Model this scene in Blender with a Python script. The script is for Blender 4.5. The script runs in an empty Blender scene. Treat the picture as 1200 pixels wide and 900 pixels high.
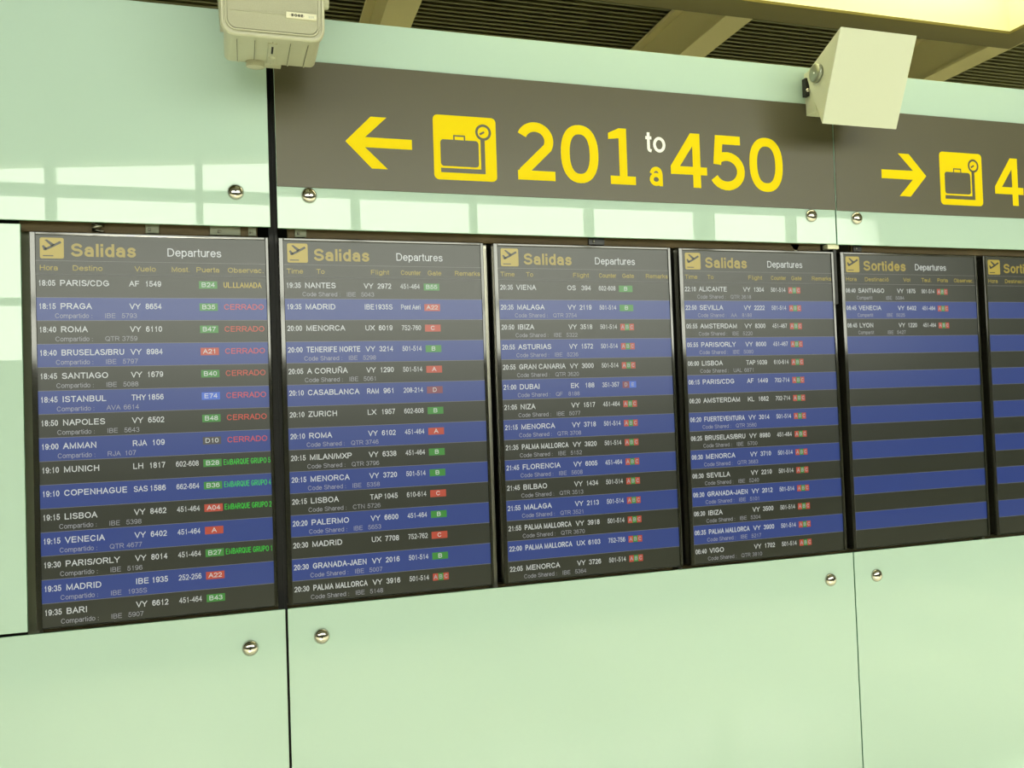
import bpy, bmesh, math, random
from mathutils import Vector, Matrix

# ------------------------------------------------------------------ camera, world, exposure
SC = bpy.context.scene
COL = SC.collection
SC.view_settings.view_transform = 'Standard'
SC.view_settings.look = 'None'
SC.view_settings.gamma = 1.0
SC.view_settings.use_curve_mapping = False
SC.view_settings.exposure = 0.0

cam_d = bpy.data.cameras.new('camera')
cam = bpy.data.objects.new('camera', cam_d)
COL.objects.link(cam)
cam_d.sensor_fit = 'HORIZONTAL'
cam_d.sensor_width = 36.0
cam_d.lens = 1000.0 / 1200.0 * 36.0
_R = Vector((0.95422354, -0.29705924, -0.03483151))
_U = Vector((0.02476601, -0.03758137, 0.99898663))
_F = Vector((0.29806723, 0.9541192, 0.02850406))
cam.matrix_world = Matrix(((_R.x, _U.x, -_F.x, -0.0848), (_R.y, _U.y, -_F.y, -2.2901),
                           (_R.z, _U.z, -_F.z, 1.6002), (0, 0, 0, 1)))
cam_d.clip_start = 0.05
cam_d.dof.use_dof = True
cam_d.dof.focus_distance = 2.3
cam_d.dof.aperture_fstop = 8.0
SC.camera = cam

SKY = 8.8                                   # overcast daylight outside the hall's windows
world = bpy.data.worlds.new('overcast_sky')
SC.world = world
world.use_nodes = True
_bg = world.node_tree.nodes['Background']
_bg.inputs['Color'].default_value = (1.0, 0.99, 0.86, 1)
_bg.inputs['Strength'].default_value = SKY

bounce_sun_d = bpy.data.lights.new('bounce_sun', 'SUN')     # added sunlight through the windows; floor bounce brightens lower panels and ceiling
bounce_sun_d.energy = 24.5
bounce_sun_d.angle = math.radians(8.0)
bounce_sun_d.color = (1.0, 0.95, 0.78)
bounce_sun = bpy.data.objects.new('bounce_sun', bounce_sun_d)
COL.objects.link(bounce_sun)
bounce_sun.rotation_euler = Vector((0.10, 1.0, -0.65)).to_track_quat('-Z', 'Y').to_euler()

TROUGH = 4.4                                # brightness of the ceiling light trough
SCREEN = 1.0                                # brightness of the departure screens


# ------------------------------------------------------------------ materials
def s2l(c):
    c = c / 255.0
    return c / 12.92 if c <= 0.04045 else ((c + 0.055) / 1.055) ** 2.4


def rgb(r, g, b):
    return (s2l(r), s2l(g), s2l(b), 1.0)


def mat(name, col, rough=0.5, metal=0.0, ior=1.5, emit=None, strength=0.0, noise=0.0, nscale=30.0, bump=0.0, coat=0.0):
    m = bpy.data.materials.new(name)
    m.use_nodes = True
    nt = m.node_tree
    b = nt.nodes['Principled BSDF']
    b.inputs['Base Color'].default_value = col
    b.inputs['Roughness'].default_value = rough
    b.inputs['Metallic'].default_value = metal
    b.inputs['IOR'].default_value = ior
    b.inputs['Coat Weight'].default_value = coat
    b.inputs['Coat Roughness'].default_value = 0.02
    if emit:
        b.inputs['Emission Color'].default_value = emit
        b.inputs['Emission Strength'].default_value = strength
    if noise or bump:
        tc = nt.nodes.new('ShaderNodeTexCoord')
        nz = nt.nodes.new('ShaderNodeTexNoise')
        nz.inputs['Scale'].default_value = nscale
        nz.inputs['Detail'].default_value = 4
        nt.links.new(tc.outputs['Object'], nz.inputs['Vector'])
        if noise:
            mp = nt.nodes.new('ShaderNodeMapRange')
            mp.inputs['To Min'].default_value = 1 - noise
            mp.inputs['To Max'].default_value = 1 + noise
            nt.links.new(nz.outputs['Fac'], mp.inputs['Value'])
            mx = nt.nodes.new('ShaderNodeMix')
            mx.data_type = 'RGBA'
            mx.blend_type = 'MULTIPLY'
            mx.inputs['Factor'].default_value = 1
            mx.inputs['A'].default_value = col
            nt.links.new(mp.outputs['Result'], mx.inputs['B'])
            nt.links.new(mx.outputs['Result'], b.inputs['Base Color'])
        if bump:
            bp = nt.nodes.new('ShaderNodeBump')
            bp.inputs['Strength'].default_value = bump
            bp.inputs['Distance'].default_value = 0.002
            nt.links.new(nz.outputs['Fac'], bp.inputs['Height'])
            nt.links.new(bp.outputs['Normal'], b.inputs['Normal'])
    return m


def glow(name, col, k=1.0):
    """lit pixels of a screen: dark glossy face that gives off light"""
    return mat(name, (0.005, 0.005, 0.005, 1), rough=0.31, ior=1.60, emit=col, strength=k * SCREEN)


GLASS = mat('back_painted_green_glass', (0.445, 0.595, 0.525, 1), rough=0.008, ior=1.55, noise=0.015, nscale=3)
GLASS_EDGE = mat('green_glass_edge', (0.16, 0.36, 0.24, 1), rough=0.1)
SIGN = mat('grey_sign_film', rgb(80, 76, 58), rough=0.33, ior=1.45, noise=0.02, nscale=4)
YELLOW = mat('yellow_sign_film', (0.78, 0.60, 0.0, 1), rough=0.5, ior=1.2)
WHITE = mat('white_sign_film', (0.85, 0.85, 0.8, 1), rough=0.35)
STEEL = mat('polished_steel', (0.56, 0.54, 0.50, 1), rough=0.12, metal=1.0)
STEEL_DARK = mat('brushed_steel', (0.30, 0.29, 0.24, 1), rough=0.3, metal=1.0, noise=0.15, nscale=60)
SLOT = mat('dark_slot', (0.01, 0.01, 0.01, 1), rough=0.6)
BEZEL = mat('glossy_black_bezel', (0.02, 0.02, 0.016, 1), rough=0.08, ior=1.75)
CASE = mat('black_monitor_case', (0.012, 0.012, 0.011, 1), rough=0.4)
LCD = mat('dark_screen', (0.005, 0.005, 0.005, 1), rough=0.31, ior=1.60, emit=rgb(20, 25, 12), strength=1.0 * SCREEN)
E_BLUE = glow('screen_blue', rgb(20, 50, 120))
E_WHITE = glow('screen_white', rgb(196, 201, 196))
E_SUB = glow('screen_grey_text', rgb(150, 152, 156))
E_YEL = glow('screen_yellow', rgb(164, 147, 46))
E_ICON = glow('screen_symbol_yellow', rgb(168, 148, 40))
E_CALL = glow('screen_call_yellow', rgb(188, 166, 44))
E_GOLD = glow('screen_gold_title', rgb(152, 134, 38))
E_GREEN = glow('screen_green', rgb(42, 126, 38))
E_LIME = glow('screen_lime_text', rgb(28, 198, 46))
E_RED = glow('screen_red', rgb(172, 60, 38))
E_REDT = glow('screen_red_text', rgb(196, 64, 46))
E_BLUEC = glow('screen_bright_blue', rgb(56, 98, 190))
E_DARK = glow('screen_dark_chip', rgb(64, 62, 60))
E_MAROON = glow('screen_maroon', rgb(120, 54, 66))
E_LINE = glow('screen_rule', rgb(112, 112, 108))
BEIGE = mat('beige_speaker_plastic', rgb(186, 186, 162), rough=0.5, noise=0.03, nscale=40)
GAP_SHADE = mat('painted_gap_shade', rgb(96, 94, 78), rough=0.7)  # darker beige painted in for the shade beside the ribs
BEIGE_GRILLE = mat('beige_speaker_cloth', rgb(170, 170, 148), rough=0.85, noise=0.08, nscale=500, bump=0.4)
BADGE = mat('cream_badge', rgb(215, 213, 185), rough=0.4)
INK = mat('grey_ink', rgb(70, 68, 55), rough=0.6)
LAMPWHITE = mat('white_powder_coat', rgb(198, 203, 180), rough=0.45, noise=0.01, nscale=6)
GREYMETAL = mat('grey_knob', rgb(150, 155, 138), rough=0.35, metal=0.6)
BEAM = mat('beige_beam_paint', rgb(178, 168, 108), rough=0.8, ior=1.15, noise=0.04, nscale=5)
SLAT = mat('dark_ceiling_slat', rgb(100, 98, 62), rough=0.8, ior=1.15, noise=0.08, nscale=8)
PLENUM = mat('dark_plenum', rgb(40, 36, 24), rough=0.9)
TROUGHPAINT = mat('cream_trough_paint', rgb(238, 234, 190), rough=0.5)
TROUGHRIM = mat('olive_trough_rim', rgb(106, 99, 54), rough=0.8, ior=1.15)
DIFFUSER = mat('lit_diffuser', (0.9, 0.88, 0.7, 1), rough=0.6, emit=(1.0, 0.95, 0.66, 1), strength=TROUGH)
BROWN = mat('brown_board', rgb(86, 71, 40), rough=0.7, noise=0.1, nscale=8)
CAVITY = mat('dark_cavity_lining', rgb(24, 23, 18), rough=0.8)
POSTM = mat('grey_green_post', rgb(112, 116, 92), rough=0.45, noise=0.06, nscale=20)
FLOORM = mat('polished_terrazzo', rgb(206, 206, 184), rough=0.12, ior=1.5, noise=0.08, nscale=60)
PLASTER = mat('pale_plaster', rgb(150, 150, 130), rough=0.8, noise=0.03, nscale=4)
DARKWALL = mat('dark_shopfront', rgb(70, 74, 62), rough=0.5, noise=0.1, nscale=1.5)
MULLION = mat('grey_window_frame', rgb(84, 88, 76), rough=0.45)


def pane_material():
    m = bpy.data.materials.new('clear_window_glass')
    m.use_nodes = True
    nt = m.node_tree
    nt.nodes.clear()
    out = nt.nodes.new('ShaderNodeOutputMaterial')
    tr = nt.nodes.new('ShaderNodeBsdfTransparent')
    tr.inputs['Color'].default_value = (0.93, 0.96, 0.93, 1)
    gl = nt.nodes.new('ShaderNodeBsdfGlossy')
    gl.inputs['Roughness'].default_value = 0.02
    fr = nt.nodes.new('ShaderNodeFresnel')
    fr.inputs['IOR'].default_value = 1.5
    mx = nt.nodes.new('ShaderNodeMixShader')
    nt.links.new(fr.outputs[0], mx.inputs[0])
    nt.links.new(tr.outputs[0], mx.inputs[1])
    nt.links.new(gl.outputs[0], mx.inputs[2])
    nt.links.new(mx.outputs[0], out.inputs[0])
    return m


PANE = pane_material()


# ------------------------------------------------------------------ mesh helpers
class MB:
    """collects geometry for ONE mesh object; faces carry a material"""

    def __init__(self):
        self.bm = bmesh.new()
        self.mats = []

    def mi(self, m):
        if m not in self.mats:
            self.mats.append(m)
        return self.mats.index(m)

    def poly(self, pts, m, smooth=False):
        vs = [self.bm.verts.new(p) for p in pts]
        f = self.bm.faces.new(vs)
        f.material_index = self.mi(m)
        f.smooth = smooth
        return f

    def box(self, a, b, m, bevel=0.0, seg=2):
        x0, y0, z0 = (min(a[i], b[i]) for i in range(3))
        x1, y1, z1 = (max(a[i], b[i]) for i in range(3))
        tmp = bmesh.new()
        v = [tmp.verts.new(p) for p in ((x0, y0, z0), (x1, y0, z0), (x1, y1, z0), (x0, y1, z0),
                                        (x0, y0, z1), (x1, y0, z1), (x1, y1, z1), (x0, y1, z1))]
        for q in ((0, 3, 2, 1), (4, 5, 6, 7), (0, 1, 5, 4), (1, 2, 6, 5), (2, 3, 7, 6), (3, 0, 4, 7)):
            tmp.faces.new([v[i] for i in q])
        if bevel > 0:
            bmesh.ops.bevel(tmp, geom=tmp.edges[:], offset=bevel, segments=seg, profile=0.5, affect='EDGES')
        self.merge(tmp, m)

    def merge(self, tmp, m, mtx=None, smooth=False):
        i = self.mi(m)
        mp = {}
        for v in tmp.verts:
            mp[v] = self.bm.verts.new(mtx @ v.co if mtx else v.co)
        for f in tmp.faces:
            try:
                g = self.bm.faces.new([mp[v] for v in f.verts])
                g.material_index = i
                g.smooth = smooth
            except ValueError:
                pass
        tmp.free()

    def prism(self, pts, d, m, bevel=0.0):
        """closed loop of 3D points pushed along vector d"""
        tmp = bmesh.new()
        n = len(pts)
        a = [tmp.verts.new(p) for p in pts]
        b = [tmp.verts.new(Vector(p) + Vector(d)) for p in pts]
        tmp.faces.new(a)
        tmp.faces.new(b[::-1])
        for i in range(n):
            j = (i + 1) % n
            tmp.faces.new((a[j], a[i], b[i], b[j]))
        bmesh.ops.recalc_face_normals(tmp, faces=tmp.faces[:])
        if bevel > 0:
            bmesh.ops.bevel(tmp, geom=tmp.edges[:], offset=bevel, segments=2, profile=0.5, affect='EDGES')
        self.merge(tmp, m)

    def lathe(self, prof, origin, axis, m, n=28, smooth=True):
        """profile [(r, h)] revolved about axis through origin"""
        ax = Vector(axis).normalized()
        u = ax.orthogonal().normalized()
        w = ax.cross(u)
        o = Vector(origin)
        tmp = bmesh.new()
        rings = []
        for r, h in prof:
            if r < 1e-7:
                rings.append([tmp.verts.new(o + ax * h)])
            else:
                rings.append([tmp.verts.new(o + ax * h + (u * math.cos(2 * math.pi * k / n) + w * math.sin(2 * math.pi * k / n)) * r) for k in range(n)])
        for A, B in zip(rings, rings[1:]):
            for k in range(n):
                j = (k + 1) % n
                if len(A) == 1 and len(B) > 1:
                    tmp.faces.new((A[0], B[k], B[j]))
                elif len(B) == 1 and len(A) > 1:
                    tmp.faces.new((A[k], B[0], A[j]))
                elif len(A) > 1:
                    tmp.faces.new((A[k], B[k], B[j], A[j]))
        bmesh.ops.recalc_face_normals(tmp, faces=tmp.faces[:])
        self.merge(tmp, m, smooth=smooth)

    def tube(self, pts, r, m, n=8):
        pts = [Vector(p) for p in pts]
        tmp = bmesh.new()
        rings = []
        for i, p in enumerate(pts):
            t = (pts[min(i + 1, len(pts) - 1)] - pts[max(i - 1, 0)]).normalized()
            u = t.cross(Vector((0.13, 0.9, 0.4))).normalized()
            w = t.cross(u)
            rings.append([tmp.verts.new(p + (u * math.cos(2 * math.pi * k / n) + w * math.sin(2 * math.pi * k / n)) * r) for k in range(n)])
        for A, B in zip(rings, rings[1:]):
            for k in range(n):
                j = (k + 1) % n
                tmp.faces.new((A[k], A[j], B[j], B[k]))
        tmp.faces.new(rings[0][::-1])
        tmp.faces.new(rings[-1])
        bmesh.ops.recalc_face_normals(tmp, faces=tmp.faces[:])
        self.merge(tmp, m, smooth=True)

    # flat drawing on a vertical face: local x right, z up, facing -y at depth y
    def flat(self, pts, y, m):
        ar = sum(pts[i][0] * pts[(i + 1) % len(pts)][1] - pts[(i + 1) % len(pts)][0] * pts[i][1] for i in range(len(pts)))
        if ar < 0:
            pts = pts[::-1]
        self.poly([(p[0], y, p[1]) for p in pts], m)

    def rect(self, x0, z0, x1, z1, y, m):
        self.flat([(x0, z0), (x1, z0), (x1, z1), (x0, z1)], y, m)

    def rrect(self, x0, z0, x1, z1, r, y, m, n=5):
        self.flat(rrect_pts(x0, z0, x1, z1, r, n), y, m)

    def build(self, name, parent=None, loc=None):
        me = bpy.data.meshes.new(name)
        self.bm.normal_update()
        if parent is None and loc is None:          # a thing of one mesh: origin at the middle of its foot
            lo = [min(v.co[i] for v in self.bm.verts) for i in range(3)]
            hi = [max(v.co[i] for v in self.bm.verts) for i in range(3)]
            loc = Vector(((lo[0] + hi[0]) / 2, (lo[1] + hi[1]) / 2, lo[2]))
            bmesh.ops.translate(self.bm, verts=self.bm.verts[:], vec=-loc)
        self.bm.to_mesh(me)
        self.bm.free()
        for m in self.mats:
            me.materials.append(m)
        o = bpy.data.objects.new(name, me)
        COL.objects.link(o)
        if parent:
            o.parent = parent
        if loc:
            o.location = loc
        return o


def rrect_pts(x0, z0, x1, z1, r, n=5):
    pts = []
    for cx, cz, a in ((x1 - r, z0 + r, -90), (x1 - r, z1 - r, 0), (x0 + r, z1 - r, 90), (x0 + r, z0 + r, 180)):
        for k in range(n + 1):
            t = math.radians(a + 90 * k / n)
            pts.append((cx + r * math.cos(t), cz + r * math.sin(t)))
    return pts


def tag(o, label=None, cat=None, group=None, kind=None):
    if label:
        o['label'] = label
    if cat:
        o['category'] = cat
    if group:
        o['group'] = group
    if kind:
        o['kind'] = kind
    return o


def rebase(t, loc):
    d = Vector(loc) - t.location
    t.location = loc
    for o in COL.objects:
        if o.parent == t:
            o.location = o.location - d


def empty(name, loc, label, cat, group=None):
    o = bpy.data.objects.new(name, None)
    o.empty_display_size = 0.1
    COL.objects.link(o)
    o.location = loc
    return tag(o, label, cat, group)


# ------------------------------------------------------------------ stroke lettering (grotesque sans)
def E(cx, cy, rx, ry, a0, a1, n=None):
    n = n or max(4, int(abs(a1 - a0) / 16))
    return [(cx + rx * math.cos(math.radians(a0 + (a1 - a0) * k / n)), cy + ry * math.sin(math.radians(a0 + (a1 - a0) * k / n))) for k in range(n + 1)]


def SH(p, dx):
    return [(x + dx, y) for x, y in p]


S_CURVE = E(.5, .755, .46, .245, 25, 270, 14)[:-1] + E(.5, .255, .5, .255, 90, -158, 14)
s_CURVE = E(.5, .54, .45, .17, 22, 270, 10)[:-1] + E(.5, .185, .5, .185, 90, -160, 10)
XH = .725
O_UP = E(.5, .5, .5, .5, 90, 450, 24)
o_LO = E(.5, XH / 2, .5, XH / 2, 90, 450, 20)
# glyph: (strokes in a unit box of centre lines, ink width, advance); cap height 1
G = {
    'A': ([[(0, 0), (.5, 1), (1, 0)], [(.19, .36), (.81, .36)]], .88, .93),
    'B': ([[(0, 0), (0, 1), (.62, 1)] + E(.62, .77, .33, .23, 90, -90, 8)[1:] + [(0, .54)], [(.62, .54)] + E(.64, .27, .36, .27, 90, -90, 8) + [(0, 0)]], .75, .93),
    'C': ([E(.5, .5, .5, .5, 38, 322, 20)], .88, 1.0),
    'D': ([[(0, 0), (0, 1), (.45, 1)] + E(.45, .5, .55, .5, 90, -90, 14)[1:] + [(0, 0)]], .83, 1.0),
    'E': ([[(1, 1), (0, 1), (0, 0), (1, 0)], [(0, .53), (.92, .53)]], .72, .93),
    'F': ([[(1, 1), (0, 1), (0, 0)], [(0, .5), (.85, .5)]], .66, .85),
    'G': ([E(.5, .5, .5, .5, 40, 330, 20) + [(1, .22), (1, .46), (.56, .46)]], .90, 1.08),
    'H': ([[(0, 0), (0, 1)], [(1, 0), (1, 1)], [(0, .53), (1, .53)]], .79, 1.0),
    'I': ([[(.5, 0), (.5, 1)]], .14, .39),
    'J': ([[(1, 1), (1, .28)] + E(.5, .28, .5, .28, 0, -180, 10)[1:]], .56, .70),
    'K': ([[(0, 0), (0, 1)], [(1, 1), (0, .36)], [(.36, .6), (1, 0)]], .82, .93),
    'L': ([[(0, 1), (0, 0), (1, 0)]], .66, .78),
    'M': ([[(0, 0), (0, 1), (.5, .06), (1, 1), (1, 0)]], .94, 1.16),
    'N': ([[(0, 0), (0, 1), (1, 0), (1, 1)]], .79, 1.0),
    'O': ([O_UP], .94, 1.08),
    'P': ([[(0, 0), (0, 1), (.62, 1)] + E(.62, .73, .38, .27, 90, -90, 8)[1:] + [(0, .46)]], .77, .93),
    'Q': ([O_UP, [(.58, .26), (.98, -.04)]], .94, 1.08),
    'R': ([[(0, 0), (0, 1), (.62, 1)] + E(.62, .74, .34, .26, 90, -90, 8)[1:] + [(0, .48)], [(.55, .48), (1, 0)]], .83, 1.0),
    'S': ([S_CURVE], .80, .93),
    'T': ([[(0, 1), (1, 1)], [(.5, 1), (.5, 0)]], .80, .85),
    'U': ([[(0, 1), (0, .36)] + E(.5, .36, .5, .36, 180, 360, 12)[1:] + [(1, 1)]], .79, 1.0),
    'V': ([[(0, 1), (.5, 0), (1, 1)]], .88, .93),
    'W': ([[(0, 1), (.26, 0), (.5, .95), (.74, 0), (1, 1)]], 1.28, 1.32),
    'X': ([[(0, 0), (1, 1)], [(0, 1), (1, 0)]], .88, .93),
    'Y': ([[(0, 1), (.5, .44), (1, 1)], [(.5, .44), (.5, 0)]], .88, .93),
    'Z': ([[(0, 1), (1, 1), (0, 0), (1, 0)]], .76, .85),
    '0': ([O_UP], .66, .777), '1': ([[(.25, .74), (.62, 1), (.62, 0)]], .5, .777),
    '2': ([E(.5, .7, .48, .3, 165, -35, 12) + [(0, 0), (1, 0)]], .66, .777),
    '3': ([E(.48, .76, .46, .24, 160, -90, 12) + E(.48, .26, .52, .26, 90, -160, 12)], .66, .777),
    '4': ([[(.74, 0), (.74, 1), (0, .3), (1, .3)]], .69, .777),
    '5': ([[(.92, 1), (.2, 1), (.08, .5)] + E(.48, .32, .52, .32, 130, -160, 14)], .66, .777),
    '6': ([E(.52, .6, .5, .4, 40, 180, 10) + [(.02, .4)], E(.5, .32, .5, .32, 90, 450, 16)], .66, .777),
    '7': ([[(0, 1), (1, 1), (.56, .45), (.34, 0)]], .65, .777),
    '8': ([E(.5, .76, .45, .24, 90, 450, 16), E(.5, .26, .5, .26, 90, 450, 16)], .66, .777),
    '9': ([E(.48, .4, .5, .4, -140, 0, 10) + [(.98, .6)], E(.5, .68, .5, .32, 90, 450, 16)], .66, .777),
    ':': ([[(.5, 0), (.5, .02)], [(.5, .58), (.5, .60)]], .14, .39),
    '.': ([[(.5, 0), (.5, .02)]], .14, .39),
    '/': ([[(0, 0), (1, 1)]], .38, .39), '-': ([[(0, .34), (1, .34)]], .38, .465),
    ' ': ([], 0, .39),
    'a': ([E(.46, .5, .44, .225, 160, 10, 9) + [(.93, .44), (.93, 0)], E(.44, .215, .47, .215, 90, 450, 18)], .66, .777),
    'b': ([[(0, 0), (0, 1)], o_LO], .64, .777), 'c': ([E(.5, XH / 2, .5, XH / 2, 40, 320, 16)], .62, .70),
    'd': ([[(1, 0), (1, 1)], o_LO], .64, .777),
    'e': ([[(0, .38), (1, .38)] + E(.5, XH / 2, .5, XH / 2, 3, 320, 18)], .67, .777),
    'f': ([[(.42, 0), (.42, .8)] + E(.85, .8, .43, .2, 180, 80, 6)[1:], [(0, .7), (.95, .7)]], .38, .39),
    'g': ([o_LO, [(1, XH), (1, .0)] + E(.5, -.06, .5, .2, 0, -160, 8)], .64, .777),
    'h': ([[(0, 0), (0, 1)], E(.5, .42, .5, XH - .42, 180, 0, 10) + [(1, 0)]], .62, .777),
    'i': ([[(.5, 0), (.5, .64)], [(.5, .985), (.5, 1)]], .13, .31), 'l': ([[(.5, 0), (.5, 1)]], .13, .31),
    'm': ([[(0, 0), (0, XH)], E(.25, .45, .25, XH - .45, 180, 0, 8) + [(.5, 0)], E(.75, .45, .25, XH - .45, 180, 0, 8) + [(1, 0)]], 1.0, 1.163),
    'n': ([[(0, 0), (0, XH)], E(.5, .42, .5, XH - .42, 180, 0, 10) + [(1, 0)]], .62, .777),
    'o': ([o_LO], .68, .777), 'p': ([[(0, -.27), (0, XH)], o_LO], .64, .777),
    'r': ([[(0, 0), (0, XH)], E(.75, .4, .75, XH - .4, 180, 75, 6)], .38, .465),
    's': ([s_CURVE], .61, .70), 't': ([[(.45, .95), (.45, .16)] + E(.9, .16, .45, .16, 180, 270, 5)[1:], [(0, XH), (.95, XH)]], .34, .39),
    'u': ([[(0, XH), (0, .28)] + E(.5, .28, .5, .28, 180, 360, 10)[1:], [(1, XH), (1, 0)]], .62, .777),
    'v': ([[(0, XH), (.5, 0), (1, XH)]], .66, .70), 'k': ([[(0, 0), (0, 1)], [(.95, XH), (0, .28)], [(.36, .46), (1, 0)]], .60, .70),
}
G['Ñ'] = ([[(0, 0), (0, 1), (1, 0), (1, 1)], [(.22, 1.2), (.4, 1.28), (.6, 1.2), (.78, 1.28)]], .79, 1.0)
G['ó'] = (G['o'][0] + [[(.42, .85), (.7, 1.02)]], .68, .777)


def ribbon(pts, hw, closed=None, caps=False):
    """quads of a stroke of half width hw along 2D pts, mitred"""
    if closed is None:
        closed = len(pts) > 3 and math.dist(pts[0], pts[-1]) < 1e-6
    if closed:
        pts = pts[:-1]
    elif caps:
        a, b = Vector(pts[0]), Vector(pts[1])
        c, d = Vector(pts[-1]), Vector(pts[-2])
        pts = [tuple(a + (a - b).normalized() * hw)] + list(pts[1:-1]) + [tuple(c + (c - d).normalized() * hw)]
    n = len(pts)
    L, Rr = [], []
    for i in range(n):
        p = Vector(pts[i])
        a = Vector(pts[(i - 1) % n]) if (closed or i > 0) else None
        b = Vector(pts[(i + 1) % n]) if (closed or i < n - 1) else None
        d0 = (p - a).normalized() if a is not None and (p - a).length > 1e-9 else None
        d1 = (b - p).normalized() if b is not None and (b - p).length > 1e-9 else None
        if d0 is None:
            d0 = d1
        if d1 is None:
            d1 = d0
        n0 = Vector((-d0.y, d0.x))
        n1 = Vector((-d1.y, d1.x))
        mm = n0 + n1
        if mm.length < 1e-4:
            mm = n0.copy()
        mm.normalize()
        k = hw / max(0.42, mm.dot(n0))
        L.append((p.x + mm.x * k, p.y + mm.y * k))
        Rr.append((p.x - mm.x * k, p.y - mm.y * k))
    out = []
    for i in range(n if closed else n - 1):
        j = (i + 1) % n
        out.append([Rr[i], Rr[j], L[j], L[i]])
    return out


def text_width(s, cap):
    return sum(G[c][2] for c in s) * cap


def text(mb, s, x, z, cap, y, m, width=None, weight=.13, most=None):
    """lettering with its baseline at z from x; squeezed to width (or to most)"""
    nat = text_width(s, cap)
    k = 1.0
    if width:
        k = width / nat
    elif most and nat > most:
        k = most / nat
    for c in s:
        st, ink, adv = G[c]
        w = weight * cap
        hwx = w * 0.5
        iw = max(ink * cap * k - w, 1e-5)
        x0 = x + (adv - ink) * cap * k / 2 + w / 2 if ink * cap * k > w else x + adv * cap * k / 2
        H = cap - w
        for si, s_ in enumerate(st):
            pts = [(x0 + p[0] * iw, z + w / 2 + p[1] * H) for p in s_]
            for q in ribbon(pts, hwx, caps=True):
                mb.flat(q, y - si * .00006, m)
        x += adv * cap * k
    return x


# ------------------------------------------------------------------ the hall: floor, walls, ceiling, window wall
XL, XR, YB, YF = -9.0, 17.0, 4.0, -7.0


def struct(name, mb):
    return tag(mb.build(name), kind='structure')


b = MB(); b.box((XL, YF - .3, -.1), (XR, YB, 0), FLOORM); struct('floor', b)
WB0, WB1 = .9, 1.7
b = MB()
b.box((XL, YB, 0), (XR, YB + .1, WB0), PLASTER)
b.box((XL, YB, WB1), (XR, YB + .1, 5.7), PLASTER)
struct('wall_back', b)
b = MB()  # added back window, sized so its floor bounce lights the ceiling beams
for k in range(14):
    xx = XL + (XR - XL) * k / 13
    b.box((xx - .04, YB + .02, WB0), (xx + .04, YB + .1, WB1), MULLION)
b.rect(XL, WB0, XR, WB1, YB + .05, PANE)
struct('added_back_window', b)
b = MB(); b.box((XL - .1, YF - .3, 0), (XL, YB + .1, 5.7), PLASTER); struct('wall_left', b)
b = MB(); b.box((XR, YF - .3, 0), (XR + .1, YB + .1, 5.7), PLASTER); struct('wall_right', b)
SILL, HEAD = 2.19, 4.62
b = MB(); b.box((XL, YF - .3, 0), (XR, YF, SILL), DARKWALL); struct('wall_front', b)
# sloping soffit over the high windows
b = MB()
b.prism([(XL, YF - .3, 3.6976), (XR, YF - .3, 5.5696), (XR, YF - .3, 5.75), (XL, YF - .3, 5.75)], (0, .3, 0), PLASTER)
struct('wall_front_lintel', b)
b = MB(); b.box((XL, YF - .3, 5.7), (XR, -1.3, 5.8), PLASTER); struct('ceiling', b)
b = MB(); b.box((XL, -1.35, 3.36), (XR, -1.25, 5.7), PLASTER); struct('trim_1', b)
MX = [-8.9, -7.5, -6.1, -4.7, -3.3, -1.885, -.495, 1.11, 2.445, 3.87, 5.42, 6.685, 8.33, 9.6, 11.0, 12.4, 13.8, 15.2, 16.9]


def soffit(x):
    return 4.18 + .072 * (x + 2.3)


b = MB()
for i, x in enumerate(MX):
    w = .12 if abs(x - 5.42) < .01 else .045 if i % 2 else .035
    b.box((x - w, YF - .16, SILL), (x + w, YF - .04, soffit(x) + .06), MULLION)
b.box((XL, YF - .15, 3.865), (XR, YF - .03, 3.975), MULLION)
b.box((XL, YF - .14, 2.775), (XR, YF - .04, 2.845), MULLION)
b.box((XL, YF - .2, SILL), (XR, YF + .02, SILL + .04), MULLION)
b.rect(XL, SILL + .04, XR, 3.7, YF - .1, PANE)
b.flat([(XL, 3.7), (XR, 3.7), (XR, 5.56)], YF - .1, PANE)
struct('window_1', b)

# low slatted ceiling over the information wall
b = MB()
b.box((XL, -1.25, 3.62), (XR, YB, 3.70), PLENUM)
y = -1.2
while y < YB:
    b.box((XL, y, 3.42), (XR, y + .014, 3.452), SLAT)
    y += .04
x = -2.0
while x < 9.0:
    b.box((x, -1.2, 3.455), (x + .008, YB, 3.475), SLAT)
    x += .1
struct('ceiling_slats', b)

# ceiling beams: flanged, running from the hall over the top of the wall
for i, (x0, lab) in enumerate(((-.90, 'beige steel ceiling beam hidden behind the tall plain glass panel'),
                               (.48, 'narrow beige ceiling beam crossing above the speaker end of the wall'),
                               (1.86, 'beige ceiling beam beginning above the yellow 450, under the light trough'),
                               (3.245, 'beige ceiling beam behind the white wedge-shaped lamp'),
                               (4.63, 'beige ceiling beam beyond the end of the light trough'))):
    o = MB()
    o.box((x0, -1.2, 3.2), (x0 + .13, YB - .02, 3.216), BEAM, .002)
    o.box((x0 + .022, -1.2, 3.216), (x0 + .075, YB - .02, 3.415), BEAM)
    o.box((x0 - .02, -1.2, 3.40), (x0 + .12, YB - .02, 3.418), BEAM, .002)
    if i in (0, 4):
        o.bm.free()
        continue
    tag(o.build('ceiling_beam'), lab, 'beam', 'steel beams over the departures wall')

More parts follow.
